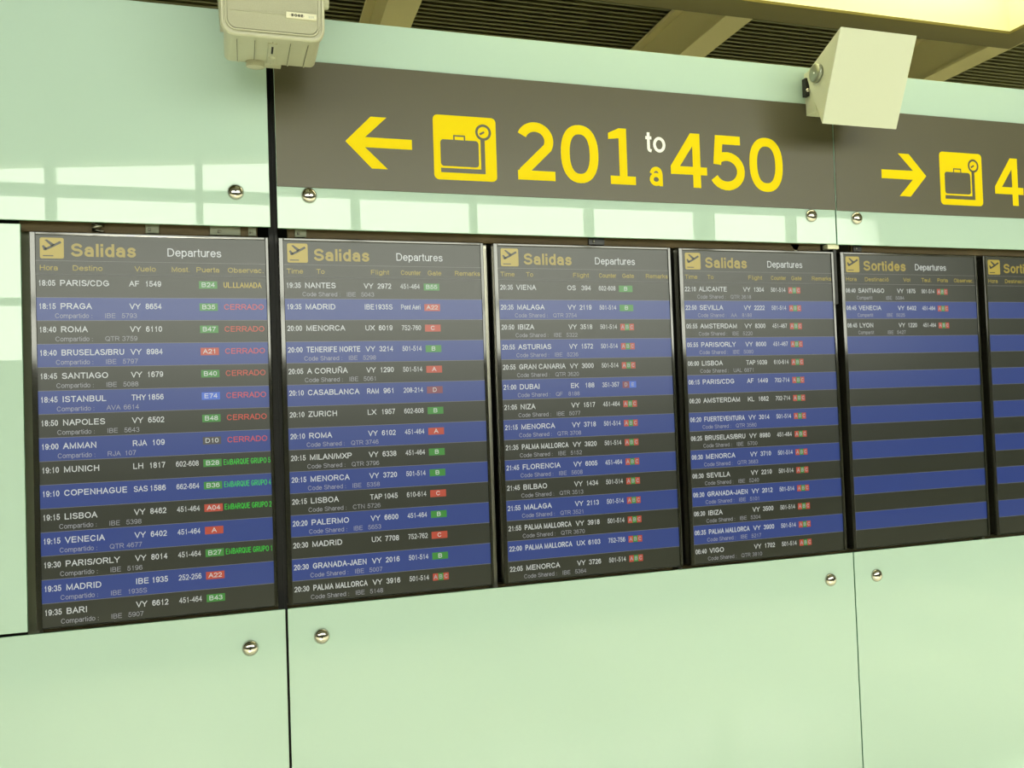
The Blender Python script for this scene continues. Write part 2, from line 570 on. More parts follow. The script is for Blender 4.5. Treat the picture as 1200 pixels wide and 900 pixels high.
# light trough hanging under the beams
t = empty('ceiling_light', (1.6, 0, 2.9), 'long recessed ceiling light trough with glowing cream interior above the white wedge lamp', 'ceiling light')
TX0, TX1, TY0, TY1 = .40, 2.72, -.30, .20
fr = MB()
for a, c in (((TX0, .09, 0), (TX1, TY1, .05)), ((TX0, TY0, 0), (TX1, TY0 + .11, .05)),
             ((TX0, TY0 + .11, 0), (TX0 + .115, .09, .05)), ((TX1 - .115, TY0 + .11, 0), (TX1, .09, .05))):
    fr.box((a[0] - 1.6, a[1], a[2]), (c[0] - 1.6, c[1], .010), TROUGHRIM, .001)
fr.build('rim', t)
ho = MB()
for a, c in (((TX0 + .10, .09, .010), (TX1 - .10, .105, .26)), ((TX0 + .10, TY0 + .095, .010), (TX1 - .10, TY0 + .11, .26)),
             ((TX0 + .10, TY0 + .11, .010), (TX0 + .115, .09, .26)), ((TX1 - .115, TY0 + .11, .010), (TX1 - .10, .09, .26)),
             ((TX0 + .10, TY0 + .095, .26), (TX1 - .10, .105, .275))):
    ho.box((a[0] - 1.6, a[1], a[2]), (c[0] - 1.6, c[1], c[2]), TROUGHPAINT)
ho.build('reflector', t)
df = MB()
df.box((TX0 + .14 - 1.6, TY0 + .135, .235), (TX1 - .14 - 1.6, .065, .259), DIFFUSER, .004)
df.build('diffuser', t)

# ------------------------------------------------------------------ the structure behind the glass
b = MB()
b.box((-1.6, .30, 0), (4.6, .34, 2.62), CAVITY)
struct('wall_inner', b)
def rail(name, x0, x1, z0, z1, y0, y1, m, lab):
    o = MB()
    o.box((x0, y0, z0), (x1, y1, z1), m, .002)
    return tag(o.build(name), lab, 'rail')


rail('mounting_rail', -.60, -.045, 2.0725, 2.16, .030, .045, BROWN, 'brown rail in the gap above the PARIS/CDG screen')
rail('mounting_rail', .030, 1.70, 2.0725, 2.16, .030, .045, BROWN, 'brown rail in the gap under the 201 to 450 sign')
rail('mounting_rail', 1.82, 4.5, 2.0725, 2.16, .030, .045, BROWN, 'brown rail in the gap above the Sortides screens')
rail('mounting_rail', -.60, 4.5, 1.02, 1.095, .09, .12, BROWN, 'dark brown rail behind the bottom edges of all the screens')


def post(x, w, z0, z1, y0, lab, m=POSTM):
    o = MB()
    o.box((x - w / 2, y0, z0), (x + w / 2, y0 + .006, z1), m, .001)
    o.box((x - w / 2, y0 + .006, z0), (x - w / 2 + .005, y0 + .035, z1), m)
    o.box((x + w / 2 - .005, y0 + .006, z0), (x + w / 2, y0 + .035, z1), m)
    return tag(o.build('support_post'), lab, 'post', 'steel posts behind the screens')


post(-.590, .026, 0, 2.6, .055, 'grey steel post in the gap beside the bright glass end panel')
post(.578, .014, 0, 2.6, .055, 'slim post between the NANTES and VIENA screens', STEEL_DARK)
post(1.163, .014, 0, 2.6, .055, 'slim post between the VIENA and ALICANTE screens', STEEL_DARK)
post(2.330, .014, 0, 2.6, .055, 'slim post between the SANTIAGO screen and the empty screen', STEEL_DARK)


def clamp(x, w, lab, m=POSTM):
    o = MB()
    o.box((x - w / 2, .024, 2.074), (x + w / 2, .0298, 2.158), m, .0008)
    o.lathe([(.0, .004), (.003, .0035), (.004, 0), (0, 0)], (x - w * .2, .0242, 2.083), (0, -1, 0), STEEL_DARK, 10)
    return tag(o.build('clamp_plate'), lab, 'clamp plate', 'plates on the rail above the screens')


clamp(-.300, .032, 'short grey plate above the word Departures of the PARIS/CDG screen')
clamp(-.125, .075, 'wide pale plate above the Puerta heading of the PARIS/CDG screen')
clamp(-.058, .020, 'slim grey plate above the Observac. heading')
clamp(.065, .030, 'pale plate above the aeroplane symbol of the NANTES screen')
clamp(.915, .050, 'dark plate above the VIENA screen heading', CASE)
clamp(1.840, .032, 'dark plate above the aeroplane symbol of the SANTIAGO screen', CASE)
# black strip put in as the shade of the open seam beside the sign
o = MB()
o.box((-.016, .060, 0), (-.001, .08, 2.60), SLOT)
o.box((-.001, .050, 0), (.006, .08, 2.60), SLOT)
tag(o.build('seam_shade_strip'), 'black strip standing in for shade in the open seam beside the 201 to 450 sign', 'strip')
o = MB()
o.box((1.737, .014, 1.9), (1.747, .05, 2.63), CASE)  # dark colour stands in for the shade inside this seam
tag(o.build('seam_shade_strip'), 'thin dark strip standing in for shade in the seam between the two direction signs', 'strip')
# coiled cable hanging in the gap
o = MB()
o.tube([(-.425 + .012 * math.cos(k * .9), .017 + .009 * math.sin(k * .9), 2.074 + k * .0019) for k in range(40)], .0032, STEEL_DARK, 6)
tag(o.build('coiled_cable'), 'coiled grey cable in the gap above the Salidas title of PARIS/CDG screen', 'cable')
o = MB()
o.prism([(1.585, .03, 2.094), (1.622, .03, 2.094), (1.612, .03, 2.072), (1.604, .03, 2.070)], (0, .03, 0), BADGE, .001)
tag(o.build('bracket'), 'small cream bracket peeking out under the 201 to 450 sign panel', 'bracket')
o = MB()
o.box((1.715, .012, 2.078), (1.758, .04, 2.093), BADGE, .002)
tag(o.build('bracket'), 'small cream clip bridging the seam above the ALICANTE screen', 'bracket')


# ------------------------------------------------------------------ glass panels with steel bolts
def bolt_mesh():
    m = MB()
    m.lathe([(.0205, 0), (.0205, -.003), (.0195, -.0055), (.0165, -.0095), (.0115, -.0125), (.006, -.0140), (.0022, -.0143)], (0, 0, 0), (0, 1, 0), STEEL)
    m.lathe([(.0022, -.0143), (.0022, -.0125), (0, -.0125)], (0, 0, 0), (0, 1, 0), SLOT, 12)
    return m


_b0 = bolt_mesh().build('bolt', None, (0, 0, 0))
BOLT = _b0.data
bpy.data.objects.remove(_b0)


def panel(x0, x1, z0, z1, lab, bolts=(), y0=0.0):
    cx = (x0 + x1) / 2
    t = empty('glass_panel', (cx, y0, z0), lab, 'wall panel', 'pale green glass wall panels')
    m = MB()
    m.box((x0 - cx, 0, 0), (x1 - cx, .010, z1 - z0), GLASS, .0012, 2)
    for f in m.bm.faces:
        if abs(f.normal.y) < .5:
            pass
    o = m.build('pane', t)
    o.data.materials.append(GLASS_EDGE)
    for p in o.data.polygons:
        if abs(p.normal.y) < .3:
            p.material_index = 1
    for bx, bz in bolts:
        bo = bpy.data.objects.new('bolt', BOLT)
        COL.objects.link(bo)
        bo.parent = t
        bo.location = (bx - cx, 0, bz - z0)
        bo['label'] = 'domed polished steel bolt'
    return t


TOP, PB, LT = 2.656, 2.0935, 1.104
panel(-1.80, -.0125, PB, TOP, 'plain pale green glass panel above the PARIS/CDG screen, under the speaker', [(-.0965, 2.181)])
TILT = .0068
P2 = panel(.0055, 1.739, PB - .002, TOP, 'pale green glass panel carrying the 201 to 450 direction sign', [(.0875, 2.1795), (1.647, 2.179)])
P3 = panel(1.7435, 3.48, PB - .003, TOP, 'pale green glass panel carrying the direction sign with the arrow to 4', [(1.8195, 2.1765)])
panel(-1.80, -.0015, .02, LT, 'large pale green glass panel below the PARIS/CDG screen', [(-.0895, 1.0155)])
panel(.0045, 1.7475, .02, LT, 'wide pale green glass panel below the NANTES, VIENA and ALICANTE screens', [(.0885, 1.0255), (1.658, 1.026)])
panel(1.7515, 3.49, .02, LT, 'pale green glass panel below the SANTIAGO screen and the empty screen', [(1.833, 1.024)])
panel(-1.80, -.5915, 1.111, 2.084, 'upright bright glass end panel filling the slot beside the PARIS/CDG screen')


# ------------------------------------------------------------------ direction signs
def baggage_symbol(parent, x0, z0, s, name='baggage_symbol'):
    """yellow rounded square with a suitcase on a weighing platform and its dial"""
    m = MB()
    Y0, Y1, Y2 = -.0036, -.0040, -.0044
    m.rrect(x0, z0, x0 + s, z0 + s, s * .075, Y0, YELLOW)
    u = s / .18

    def P(x, z):
        return x0 + x * u, z0 + z * u
    a, c = P(.0195, .038), P(.1285, .112)
    m.rrect(a[0], a[1], c[0], c[1], .009 * u, Y1, SIGN)
    m_pts = [P(.0585, .111), P(.0585, .1235), P(.0885, .1235), P(.0885, .111)]
    for q in ribbon(m_pts, .0021 * u, False):
        m.flat(q, Y1, SIGN)
    for q in ribbon([P(.0195, .0265), P(.1405, .0265), P(.1405, .120)], .0062 * u, False):
        m.flat(q, Y1, SIGN)
    cx, cz = P(.143, .1375)
    for q in ribbon(E(cx, cz, .0195 * u, .0195 * u, 0, 360, 28), .0035 * u):
        m.flat(q, Y1, SIGN)
    for q in ribbon([(cx + .003 * u, cz + .0015 * u), (cx - .0105 * u, cz - .006 * u)], .0028 * u):
        m.flat(q, Y2, SIGN)
    return m.build(name, parent)


def strokes(parent, name, st, hw, m, y=-.0036):
    b = MB()
    for i, s in enumerate(st):
        for q in ribbon(s, hw):
            b.flat(q, y - i * .00008, m)
    return b.build(name, parent)


def numeral(parent, ch, x0, x1, zb, zt, w=.0272):
    h = w / 2
    X0, X1, Z0, Z1 = x0 + h, x1 - h, zb + h, zt - h
    W, H = X1 - X0, Z1 - Z0

    def P(a, c):
        return X0 + a * W, Z0 + c * H

    def EE(cx, cz, rx, rz, a0, a1, n=18):
        return [P(cx + rx * math.cos(math.radians(a0 + (a1 - a0) * k / n)), cz + rz * math.sin(math.radians(a0 + (a1 - a0) * k / n))) for k in range(n + 1)]
    if ch in '14':
        b = MB()
        y = -.0036
        if ch == '4':
            xs = x0 + .075 * (x1 - x0) / .117
            b.rect(xs, zb, xs + .026, zt, y, YELLOW)
            b.rect(x0, zb + .039, x1 + .006, zb + .0635, y - .00008, YELLOW)
            b.flat([(x0, zb + .0635), (x0 + .031, zb + .0635), (xs + .001, zb + .128), (xs + .001, zt), (xs - .006, zt)], y - .00016, YELLOW)
        else:
            b.rect(.9845, zb, 1.0095, zt + .004, y, YELLOW)
            b.rect(x0, zb, x1, zb + .025, y - .00008, YELLOW)
            b.flat([(x0 - .004, zb + .133), (.985, zb + .137), (.985, zt + .004), (x0 + .022, zt), (x0 - .004, zb + .151)], y - .00016, YELLOW)
        return b.build('numeral', parent)
    if ch == '0':
        pts = []
        for k in range(41):
            t = 2 * math.pi * k / 40
            c_, s_ = math.cos(t), math.sin(t)
            pts.append(P(.5 + .5 * math.copysign(abs(c_) ** .86, c_), .5 + .5 * math.copysign(abs(s_) ** .86, s_)))
        pts[-1] = pts[0]
        st = [pts]
    elif ch == '2':
        st = [EE(.47, .715, .48, .285, 158, -28, 20) + [P(.07, .085), P(.0, .015)], [P(-.145, 0), P(1.14, 0)]]
    elif ch == '1':
        st = [[P(-.05, .78), P(.30, .90), P(.56, 1.06)], [P(.56, 1.02), P(.56, 0)], [P(-.12, 0), P(1.12, 0)]]
    elif ch == '4':
        st = [[P(.76, -.08), P(.76, 1), P(0.03, .28), P(.70, .28)], [P(.62, .28), P(1.14, .28)]]
    elif ch == '5':
        st = [[P(.98, 1), P(.14, 1), P(.055, .455)], EE(.42, .315, .56, .325, 128, -152, 20)]
    return strokes(parent, 'numeral', st, h, YELLOW)


SG0, SG1 = 2.2005, 2.537
s1 = empty('direction_sign', (0, 0, 0), 'dark grey direction sign with yellow arrow and numbers 201 to 450', 'sign', 'dark grey direction signs')
m = MB(); m.box((.0065, -.003, SG0), (1.7385, -.0002, SG1), SIGN, .0006, 1); m.build('sign_board', s1)
m = MB()
m.flat([(.186, 2.3295), (.255, 2.400), (.298, 2.400), (.239, 2.3435), (.238, 2.3165), (.298, 2.259), (.255, 2.259)][:3] + [(.239, 2.3435), (.2125, 2.330)], -.0036, YELLOW)
m.flat([(.186, 2.3295), (.2125, 2.330), (.238, 2.3160), (.298, 2.259), (.255, 2.259)], -.0036, YELLOW)
m.flat([(.2125, 2.330), (.239, 2.3435), (.366, 2.3435), (.366, 2.316), (.238, 2.316)], -.0036, YELLOW)
m.build('arrow', s1)
baggage_symbol(s1, .426, 2.2385, .1805)
numeral(s1, '2', .668, .783, 2.249, 2.416)
numeral(s1, '0', .801, .918, 2.247, 2.417)
numeral(s1, '1', .955, 1.036, 2.249, 2.412)
m = MB(); text(m, 'to', 1.0705, 2.351, .0615, -.0036, WHITE, width=.070, weight=.15); m.build('lettering', s1)
m = MB(); text(m, 'a', 1.0790, 2.2495, .0755, -.0036, YELLOW, width=.052, weight=.165); m.build('lettering', s1)
numeral(s1, '4', 1.153, 1.270, 2.250, 2.416)
numeral(s1, '5', 1.294, 1.410, 2.248, 2.416)
numeral(s1, '0', 1.426, 1.546, 2.248, 2.418)

s2 = empty('direction_sign', (0, 0, 0), 'dark grey direction sign with arrow toward 4, cut by the picture edge', 'sign', 'dark grey direction signs')
m = MB(); m.box((1.744, -.003, SG0 - .0015), (3.479, -.0003, SG1 - .004), SIGN, .0006, 1); m.build('sign_board', s2)
m = MB()
tipx, tz = 2.104, 2.327
m.flat([(tipx, tz), (2.035, tz + .071), (1.991, tz + .071), (2.050, tz + .0155), (2.0775, tz)], -.0036, YELLOW)
m.flat([(tipx, tz), (2.0775, tz), (2.048, tz - .0145), (1.992, tz - .071), (2.037, tz - .071)], -.0036, YELLOW)
m.flat([(1.923, tz + .0145), (1.923, tz - .0145), (2.048, tz - .0145), (2.0775, tz), (2.050, tz + .0155)], -.0036, YELLOW)
m.build('arrow', s2)
baggage_symbol(s2, 2.161, 2.2345, .1795)
numeral(s2, '4', 2.395, 2.514, 2.242, 2.407)
rebase(s1, (.0065, -.003, SG0))
rebase(s2, (1.744, -.003, SG0 - .0015))
for _s in (s1, s2):                                # the panels under the signs lean out a touch at the top
    _s.location.y -= TILT * (SG0 - PB) + .0008
    _s.rotation_euler.x = TILT
for _p in (P2, P3):
    _p.rotation_euler.x = TILT


# ------------------------------------------------------------------ departure screens
SW, SH_, ROW = .535, .947, .0567
HD1, HD2 = .0625, .0960           # rule under the title, rule under the column heads
GREEN, RED, BLU, DRK, MAR = E_GREEN, E_RED, E_BLUEC, E_DARK, E_MAROON
YB_, YC_, YT_ = -.0004, -.0008, -.0012


def plane_icon(m, x, z, s):
    """yellow rounded square, departing aeroplane over a runway line"""
    m.rrect(x, z, x + s, z + s * .97, s * .08, YB_, E_ICON, 4)

    def P(pts):
        return [(x + a * s, z + c * s) for a, c in pts]
    for q in ribbon(P([(.22, .42), (.50, .56), (.88, .78)]), s * .055):
        m.flat(q, YC_, LCD)
    m.flat(P([(.20, .86), (.30, .88), (.62, .66), (.50, .56)]), YC_, LCD)
    m.flat(P([(.09, .58), (.16, .62), (.30, .46), (.22, .37), (.16, .38)]), YC_, LCD)
    m.flat(P([(.12, .10), (.56, .10), (.56, .15), (.12, .15)]), YC_, LCD)


def screen(k, xc, lab, title, heads, share, rows, nblue=15):
    t = empty('departure_monitor', (xc, 0, 1.1105), lab, 'monitor', 'upright departure monitors in a row')
    yf = .012
    zb, zt = .0035, .9505
    # bezel: four mitred glossy bars with a raised lip
    bz = MB()
    w, wt = .0125, .007
    X, = (SW / 2,)
    for a, c in (((-X - w, yf - .004, zb - .0035), (-X, yf + .03, zt + wt)), ((X, yf - .004, zb - .0035), (X + w - .004, yf + .03, zt + wt)),
                 ((-X, yf - .004, zt), (X, yf + .03, zt + wt)), ((-X, yf - .004, zb - .0035), (X, yf + .03, zb))):
        bz.box(a, c, BEZEL, .0015, 2)
    bz.build('bezel', t)
    cs = MB()
    cs.box((-X - w + .003, yf + .03, .004), (X + w - .007, yf + .075, zt + .003), CASE, .004)
    cs.box((-.16, yf + .075, .25), (.16, yf + .10, .70), CASE, .006)
    cs.build('case', t)
    sc = MB()
    sc.rect(-X, zb, X, zt, 0, LCD)
    so = sc.build('screen', t, (0, yf, 0))
    L = -X

    def Z(d):
        return zt - d
    hb = MB()
    plane_icon(hb, L + .0095, Z(.0575), .0525)
    text(hb, title, L + .0755, Z(.052), .0325, YC_, E_GOLD, width=.150 if title == 'Salidas' else .172, weight=.19)
    text(hb, 'Departures', L + (.296 if title == 'Salidas' else .283), Z(.0475), .0205, YC_, E_WHITE, width=.131, weight=.115)
    hb.rect(L, Z(HD1 + .0009), X, Z(HD1), YB_, E_LINE)
    hb.rect(L, Z(HD2 + .0009), X, Z(HD2), YB_, E_LINE)
    hb.build('title_bar', so)
    for s, x, wd in heads:
        ch = MB()
        text(ch, s, L + x, Z(.0865), .0128, YC_, E_YEL, width=wd, weight=.13)
        ch.build('column_heading', so)
    for i in range(15):
        z0 = zt - HD2 - i * ROW
        z1 = max(z0 - ROW, zb + .0004)
        r = MB()
        r.rect(L, z1 + .0005, X, z0 - .0006, YB_, E_BLUE if i % 2 else LCD)
        r.rect(L, z0 - .0006, X, z0 + .0004, YB_, E_LINE)
        if i < len(rows):
            tm, city, pre, num, ctr, gate, rem, sub = rows[i]
            bl = z0 - .0285
            text(r, tm, L + .0040, bl, .0140, YT_, E_WHITE, width=.0385, weight=.13)
            text(r, city, L + .0515, bl, .0145, YT_, E_WHITE, most=.142, weight=.145)
            if num:
                text(r, pre, L + .2065, bl, .0140, YT_, E_WHITE, most=.0335, weight=.135)
                nw = .0385 if len(num) > 3 else .031
                text(r, num, L + .2815 - nw, bl, .0140, YT_, E_WHITE, width=nw, weight=.135)
            else:
                text(r, pre, L + .2065, bl, .0140, YT_, E_WHITE, width=.077, weight=.13)
            if ctr:
                text(r, ctr, L + .3055, bl, .0135, YT_, E_WHITE, width=.0545, weight=.115)
            g, gc = gate
            gx0, gx1, gz1, gz0 = L + .3705, L + .4145, z0 - .0325, z0 - .0135
            if len(g) <= 3 and not isinstance(gc, tuple):
                r.rect(gx0, gz1, gx1, gz0, YC_, gc)
                gw = .033 if len(g) == 3 else .0125
                text(r, g, (gx0 + gx1) / 2 - gw / 2, gz1 + .0042, .0115, YT_, E_WHITE, width=gw, weight=.135)
            else:
                n = len(g)
                cw = (gx1 - gx0) / n
                for j, (c_, q) in enumerate(zip(g, gc)):
                    r.rect(gx0 + j * cw, gz1, gx0 + (j + 1) * cw, gz0, YC_, q)
                    text(r, c_, gx0 + (j + .5) * cw - .0052, gz1 + .0042, .0112, YT_, E_SUB, width=.0104, weight=.17)
            if rem:
                rs, rm = rem
                wd = .0995 if rs.startswith('EMB') else .0945
                rx = .4185 if rs.startswith('EMB') else .4290
                text(r, rs, L + rx, bl - .001, .0140, YT_, rm, width=wd + (.005 if rs == 'CERRADO' else 0) + (.016 if rs.startswith('EMB') else 0), weight=.10 if rs.startswith('EMB') else .125)
            if sub:
                b2 = z0 - .0505
                if share == 'Compartido :':
                    text(r, 'Compartido :', L + .0395, b2, .0115, YT_, E_SUB, width=.084, weight=.105)
                    sx = .1495
                else:
                    text(r, share, L + .0450, b2, .0115, YT_, E_SUB, width=.100 if share.startswith('Code') else .062, weight=.105)
                    sx = .1600
                p, q = sub
                text(r, p, L + sx, b2, .0115, YT_, E_SUB, most=.034, weight=.105)
                qw = text_width(q, .0115)
                text(r, q, L + sx + .0385, b2, .0115, YT_, E_SUB, most=.045, weight=.105)
        r.build('flight_row', so)
    return t


ES = (('Hora', .0075, .0415), ('Destino', .0800, .0680), ('Vuelo', .2200, .0500), ('Most.', .3055, .0450), ('Puerta', .3645, .0570), ('Observac.', .4400, .0910))
EN = (('Time', .0065, .0430), ('To', .0830, .0220), ('Flight', .2260, .0510), ('Counter', .3080, .0560), ('Gate', .3820, .0400), ('Remarks', .4590, .0740))
CA = (('Hora', .0065, .0430), ('Destinaci\u00f3', .0800, .0960), ('Vol', .2340, .0290), ('Taul.', .3080, .0430), ('Porta', .3740, .0450), ('Observac.', .4430, .0860))
CER = ('CERRADO', E_REDT)


def EM(n):
    return ('EMBARQUE GRUPO %d' % n, E_LIME)


ABC = ('ABC', (E_RED, E_GREEN, E_RED))
Gr = lambda s: (s, E_GREEN)
Rd = lambda s: (s, E_RED)
rows1 = [
    ('18:05', 'PARIS/CDG', 'AF', '1549', '', Gr('B24'), ('UL.LLAMADA', E_CALL), None),
    ('18:15', 'PRAGA', 'VY', '8654', '', Gr('B35'), CER, ('IBE', '5793')),
    ('18:40', 'ROMA', 'VY', '6110', '', Gr('B47'), CER, ('QTR', '3759')),
    ('18:40', 'BRUSELAS/BRU', 'VY', '8984', '', Rd('A21'), CER, ('IBE', '5797')),
    ('18:45', 'SANTIAGO', 'VY', '1679', '', Gr('B40'), CER, ('IBE', '5088')),
    ('18:45', 'ISTANBUL', 'THY', '1856', '', ('E74', E_BLUEC), CER, ('AVA', '6614')),
    ('18:50', 'NAPOLES', 'VY', '6502', '', Gr('B48'), CER, ('IBE', '5643')),
    ('19:00', 'AMMAN', 'RJA', '109', '', ('D10', E_DARK), CER, ('RJA', '107')),
    ('19:10', 'MUNICH', 'LH', '1817', '602-608', Gr('B28'), EM(5), None),
    ('19:10', 'COPENHAGUE', 'SAS', '1586', '662-664', Gr('B36'), EM(4), None),
    ('19:15', 'LISBOA', 'VY', '8462', '451-464', Rd('A04'), EM(2), ('IBE', '5398')),
    ('19:15', 'VENECIA', 'VY', '6402', '451-464', Rd('A'), None, ('QTR', '4677')),
    ('19:30', 'PARIS/ORLY', 'VY', '8014', '451-464', Gr('B27'), EM(1), ('IBE', '5196')),
    ('19:35', 'MADRID', 'IBE', '1935', '252-256', Rd('A22'), None, ('IBE', '1935S')),
    ('19:35', 'BARI', 'VY', '6612', '451-464', Gr('B43'), None, ('IBE', '5907'))]


def rr(s):
    out = []
    for ln in s.strip().split('\n'):
        tm, city, pre, num, ctr, g, sub = [q.strip() for q in ln.split('|')]
        gate = ABC if g == 'ABC' else ('DE', (E_MAROON, E_BLUEC)) if g == 'DE' else ('D', E_MAROON) if g == 'D' else (g, E_GREEN if g[0] == 'B' else E_RED)
        out.append((tm, city, pre, num, ctr, gate, None, tuple(sub.split()) if sub else None))
    return out


rows2 = rr('''19:35|NANTES|VY|2972|451-464|B55|IBE 5043
19:35|MADRID|IBE1935S||Pont Aeri|A22|
20:00|MENORCA|UX|6019|752-760|C|
20:00|TENERIFE NORTE|VY|3214|501-514|B|IBE 5298
20:05|A CORUÑA|VY|1290|501-514|A|IBE 5061
20:10|CASABLANCA|RAM|961|208-214|D|
20:10|ZURICH|LX|1957|602-608|B|
20:10|ROMA|VY|6102|451-464|A|QTR 3746
20:15|MILAN/MXP|VY|6338|451-464|B|QTR 3796
20:15|MENORCA|VY|3720|501-514|B|IBE 5358
20:15|LISBOA|TAP|1045|610-614|C|CTN 5726
20:20|PALERMO|VY|6600|451-464|B|IBE 5653
20:30|MADRID|UX|7708|752-762|C|
20:30|GRANADA-JAEN|VY|2016|501-514|B|IBE 5007
20:30|PALMA MALLORCA|VY|3916|501-514|ABC|IBE 5148''')
rows3 = rr('''20:35|VIENA|OS|394|602-608|B|
20:35|MALAGA|VY|2119|501-514|B|QTR 3754
20:50|IBIZA|VY|3518|501-514|ABC|IBE 5322
20:55|ASTURIAS|VY|1572|501-514|ABC|IBE 5236
20:55|GRAN CANARIA|VY|3000|501-514|ABC|QTR 3620
21:00|DUBAI|EK|188|351-357|DE|QF 8188
21:05|NIZA|VY|1517|451-464|ABC|IBE 5077
21:15|MENORCA|VY|3718|501-514|ABC|QTR 3708
21:35|PALMA MALLORCA|VY|3920|501-514|ABC|IBE 5152
21:45|FLORENCIA|VY|6005|451-464|ABC|IBE 5608
21:45|BILBAO|VY|1434|501-514|ABC|QTR 3513
21:55|MALAGA|VY|2113|501-514|ABC|QTR 3521
21:55|PALMA MALLORCA|VY|3918|501-514|ABC|QTR 3670
22:00|PALMA MALLORCA|UX|6103|752-756|ABC|
22:05|MENORCA|VY|3726|501-514|ABC|IBE 5364''')
rows4 = rr('''22:10|ALICANTE|VY|1304|501-514|ABC|QTR 3618
22:50|SEVILLA|VY|2222|501-514|ABC|AA 8188
05:55|AMSTERDAM|VY|8300|451-467|ABC|IBE 5220
05:55|PARIS/ORLY|VY|8000|451-467|ABC|IBE 5080
06:00|LISBOA|TAP|1039|610-614|ABC|UAL 6871
06:15|PARIS/CDG|AF|1449|702-714|ABC|
06:20|AMSTERDAM|KL|1662|702-714|ABC|
06:20|FUERTEVENTURA|VY|3014|501-514|ABC|QTR 3580
06:25|BRUSELAS/BRU|VY|8980|451-464|ABC|IBE 5700
06:30|MENORCA|VY|3710|501-514|ABC|QTR 3683
06:30|SEVILLA|VY|2210|501-514|ABC|IBE 5240
06:30|GRANADA-JAEN|VY|2012|501-514|ABC|IBE 5101
06:30|IBIZA|VY|3500|501-514|ABC|IBE 5304
06:35|PALMA MALLORCA|VY|3900|501-514|ABC|IBE 5217
06:40|VIGO|VY|1702|501-514|ABC|QTR 3810''')
rows5 = rr('''06:40|SANTIAGO|VY|1875|501-514|ABC|IBE 5084
06:45|VENECIA|VY|6402|451-464|ABC|IBE 5025
06:45|LYON|VY|1220|451-464|ABC|IBE 5427''')
screen(1, -.2945, 'upright departures screen whose top flight is 18:05 PARIS/CDG', 'Salidas', ES, 'Compartido :', rows1)
screen(2, .2865, 'upright departures screen whose top flight is 19:35 NANTES', 'Salidas', EN, 'Code Shared :', rows2)
screen(3, .8720, 'upright departures screen whose top flight is 20:35 VIENA', 'Salidas', EN, 'Code Shared :', rows3)
screen(4, 1.4560, 'upright departures screen whose top flight is 22:10 ALICANTE', 'Salidas', EN, 'Code Shared :', rows4)
screen(5, 2.0385, 'departures screen headed Sortides listing only SANTIAGO, VENECIA and LYON', 'Sortides', CA, 'Compartit', rows5)
screen(6, 2.6230, 'departures screen headed Sortides with no flights, cut by the picture edge', 'Sortides', CA, 'Compartit', [])

# ------------------------------------------------------------------ beige loudspeaker over the panel seam
sp = empty('wall_speaker', (-.006, -.12, 2.475), 'beige ribbed outdoor loudspeaker hanging over the seam beside the 201 to 450 sign', 'speaker')
sp.rotation_euler = (math.radians(7.5), 0, 0)      # leans down toward the viewer
HWF, HWB, DEP, HT = .112, .1085, .235, .31


def loop(hw, y, z0, z1, r, n=6):
    return [(p[0], y, p[1]) for p in rrect_pts(-hw, z0, hw, z1, r, n)]


def loft(m, loops, mt, smooth=True):
    tmp = bmesh.new()
    rs = [[tmp.verts.new(p) for p in lp] for lp in loops]
    for A, B in zip(rs, rs[1:]):
        n = len(A)
        for k in range(n):
            tmp.faces.new((A[k], A[(k + 1) % n], B[(k + 1) % n], B[k]))
    tmp.faces.new(rs[0])
    tmp.faces.new(rs[-1])
    bmesh.ops.recalc_face_normals(tmp, faces=tmp.faces[:])
    m.merge(tmp, mt)


m = MB()
loft(m, [loop(HWB - .012, .012, .006, HT - .006, .012), loop(HWB, 0, 0, HT, .014), loop(HWF - .006, -DEP + .032, -.0005, HT, .020)], BEIGE)
for k in range(5):                                  # ribs under the cabinet, each with a dark strip for its shade
    xx = -.078 + k * .039
    m.box((xx - .0007, -DEP + .036, -.0007), (xx + .0007, -.006, .004), GAP_SHADE)
    m.box((xx + .0007, -DEP + .036, -.0028), (xx + .0032, -.002, .004), BEIGE, .0006)
m.box((-.010, -DEP + .050, -.004), (.010, -.02, .003), BEIGE, .0015)
m.lathe([(.0, -.009), (.0065, -.0085), (.008, -.006), (.008, 0)], (0, -.075, .002), (0, 0, 1), BEIGE, 16)
m.box((-.0022, -.165, -.0052), (.0022, -.11, 0), SLOT)
m.build('cabinet', sp)
m = MB()
loft(m, [loop(HWF - .002, -DEP + .034, -.003, HT + .003, .028), loop(HWF, -DEP + .030, -.004, HT + .004, .03), loop(HWF, -DEP + .004, -.004, HT + .004, .03),
         loop(HWF - .003, -DEP, -.001, HT + .001, .028), loop(HWF - .006, -DEP, .002, HT - .002, .026), loop(HWF - .0075, -DEP + .006, .0035, HT - .0035, .024),
         loop(HWF - .0105, -DEP + .006, .0065, HT - .0065, .022), loop(HWF - .012, -DEP, .008, HT - .008, .021), loop(HWF - .014, -DEP, .010, HT - .010, .02), loop(HWF - .015, -DEP + .005, .011, HT - .011, .02)], BEIGE)
m.build('rim', sp)
m = MB()
loft(m, [loop(HWF - .0145, -DEP + .006, .0105, HT - .0105, .02), loop(HWF - .0155, -DEP + .0015, .0125, HT - .0125, .019)], BEIGE_GRILLE)
m.box((-.092, -DEP - .0002, .048), (.040, -DEP + .002, .0515), BEIGE_GRILLE, .0008)
m.build('grille', sp)
m = MB()
m.box((.028, -DEP - .003, .042), (.094, -DEP + .002, .0555), BADGE, .0008)
bo = m.build('logo_badge', sp)
m = MB()
bl = [(x + (z - .0455) * .25, z) for x, z in ()]
text(m, 'BOSE', .0385, .0458, .0062, -DEP - .0034, INK, width=.027, weight=.30)
m.rect(.0355, .0484, .0680, .0490, -DEP - .0033, INK)
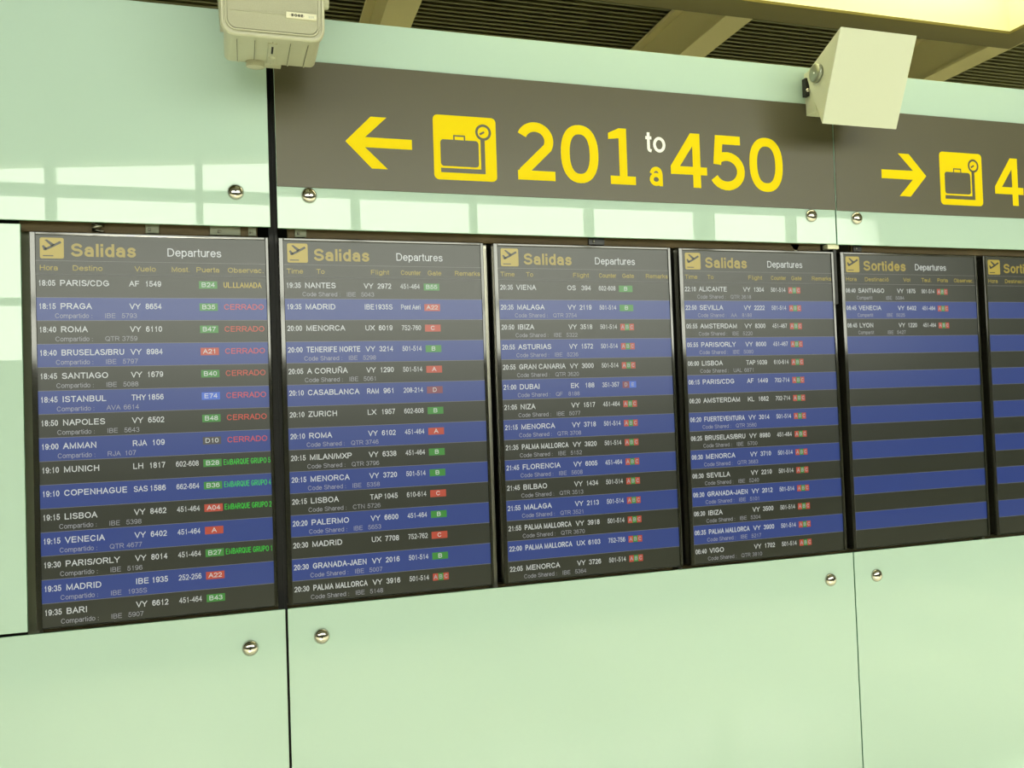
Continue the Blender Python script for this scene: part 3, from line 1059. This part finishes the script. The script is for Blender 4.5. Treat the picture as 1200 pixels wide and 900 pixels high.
text(m, '32SE', .0760, .0455, .0048, -DEP - .0034, GREYMETAL, width=.0135, weight=.16)
m.build('logo_lettering', bo)
m = MB()
for s in (-1, 1):
    x0 = s * (HWF + .0015)
    m.box((x0, -.175, .09), (x0 + s * .004, .06, .125), BEIGE, .001)
    m.lathe([(.0, .012), (.012, .011), (.014, .008), (.014, 0)], (x0 + s * .004, -.16, .107), (s, 0, 0), BEIGE, 20)
m.box((-HWF - .0055, .06, .085), (HWF + .0055, .066, .130), BEIGE, .001)
m.build('bracket', sp)
m = MB()
prof = [(.0, -.012), (.018, -.012), (.020, -.010), (.020, .002), (.0, .002)]
m.lathe(prof, (-.036, -.012, -.003), (0, 0, 1), BEIGE, 24)
for k in range(24):
    a = 2 * math.pi * k / 24
    m.box((-.036 + .0205 * math.cos(a) - .0014, -.012 + .0205 * math.sin(a) - .0014, -.014), (-.036 + .0205 * math.cos(a) + .0014, -.012 + .0205 * math.sin(a) + .0014, 0), BEIGE)
m.build('swivel_disc', sp)
m = MB()
m.box((-.03, .085, .02), (.03, .12 - .001, .20), BEIGE, .002)
m.box((-.02, .066, .09), (.02, .09, .125), BEIGE, .002)
mo = m.build('mounting_arm', sp)

# ------------------------------------------------------------------ white wedge-shaped wall lamp over the second seam
wl = empty('wedge_wall_lamp', (1.586, -.002, 2.55), 'white wedge-shaped metal wall lamp mounted over the seam between the two signs', 'wall lamp')
LX = .272
A, B_, C0 = (-.252, .122), (-.150, -.129), (-.092, .045)
pts = [(0.0, A[0], A[1]), (0.0, B_[0], B_[1]), (0.0, -.098, .005), (0.0, -.090, .030), (0.0, -.095, .052)]
m = MB()
m.prism(pts, (LX, 0, 0), LAMPWHITE, .0018)
m.build('housing', wl)
for sx, x0 in ((-1, 0), (1, LX)):
    m = MB()
    m.lathe([(.0, .012), (.003, .0125), (.025, .0115), (.0275, .009), (.0275, 0), (0, 0)], (x0, -.140, .028), (sx, 0, 0), GREYMETAL, 32)
    m.lathe([(.0, .0145), (.0022, .014), (.0022, .012)], (x0, -.140, .028), (sx, 0, 0), WHITE, 12)
    m.build('pivot_knob', wl)
m = MB()
m.box((.056, -.050, -.052), (.061, 0.0, .085), LAMPWHITE, .0012)
m.box((.061, -.006, -.052), (.200, -.0008, .085), LAMPWHITE, .0012)
m.box((.061, -.100, .005), (.110, -.045, .050), LAMPWHITE, .0012)
m.build('wall_bracket', wl)
m = MB()
m.box((.042, -.026, .005), (.056, -.008, .062), SLOT, .001)
m.lathe([(.0, .006), (.005, .005), (.006, 0)], (.048, -.026, .022), (0, -1, 0), STEEL, 14)
m.build('bracket_bolt', wl)
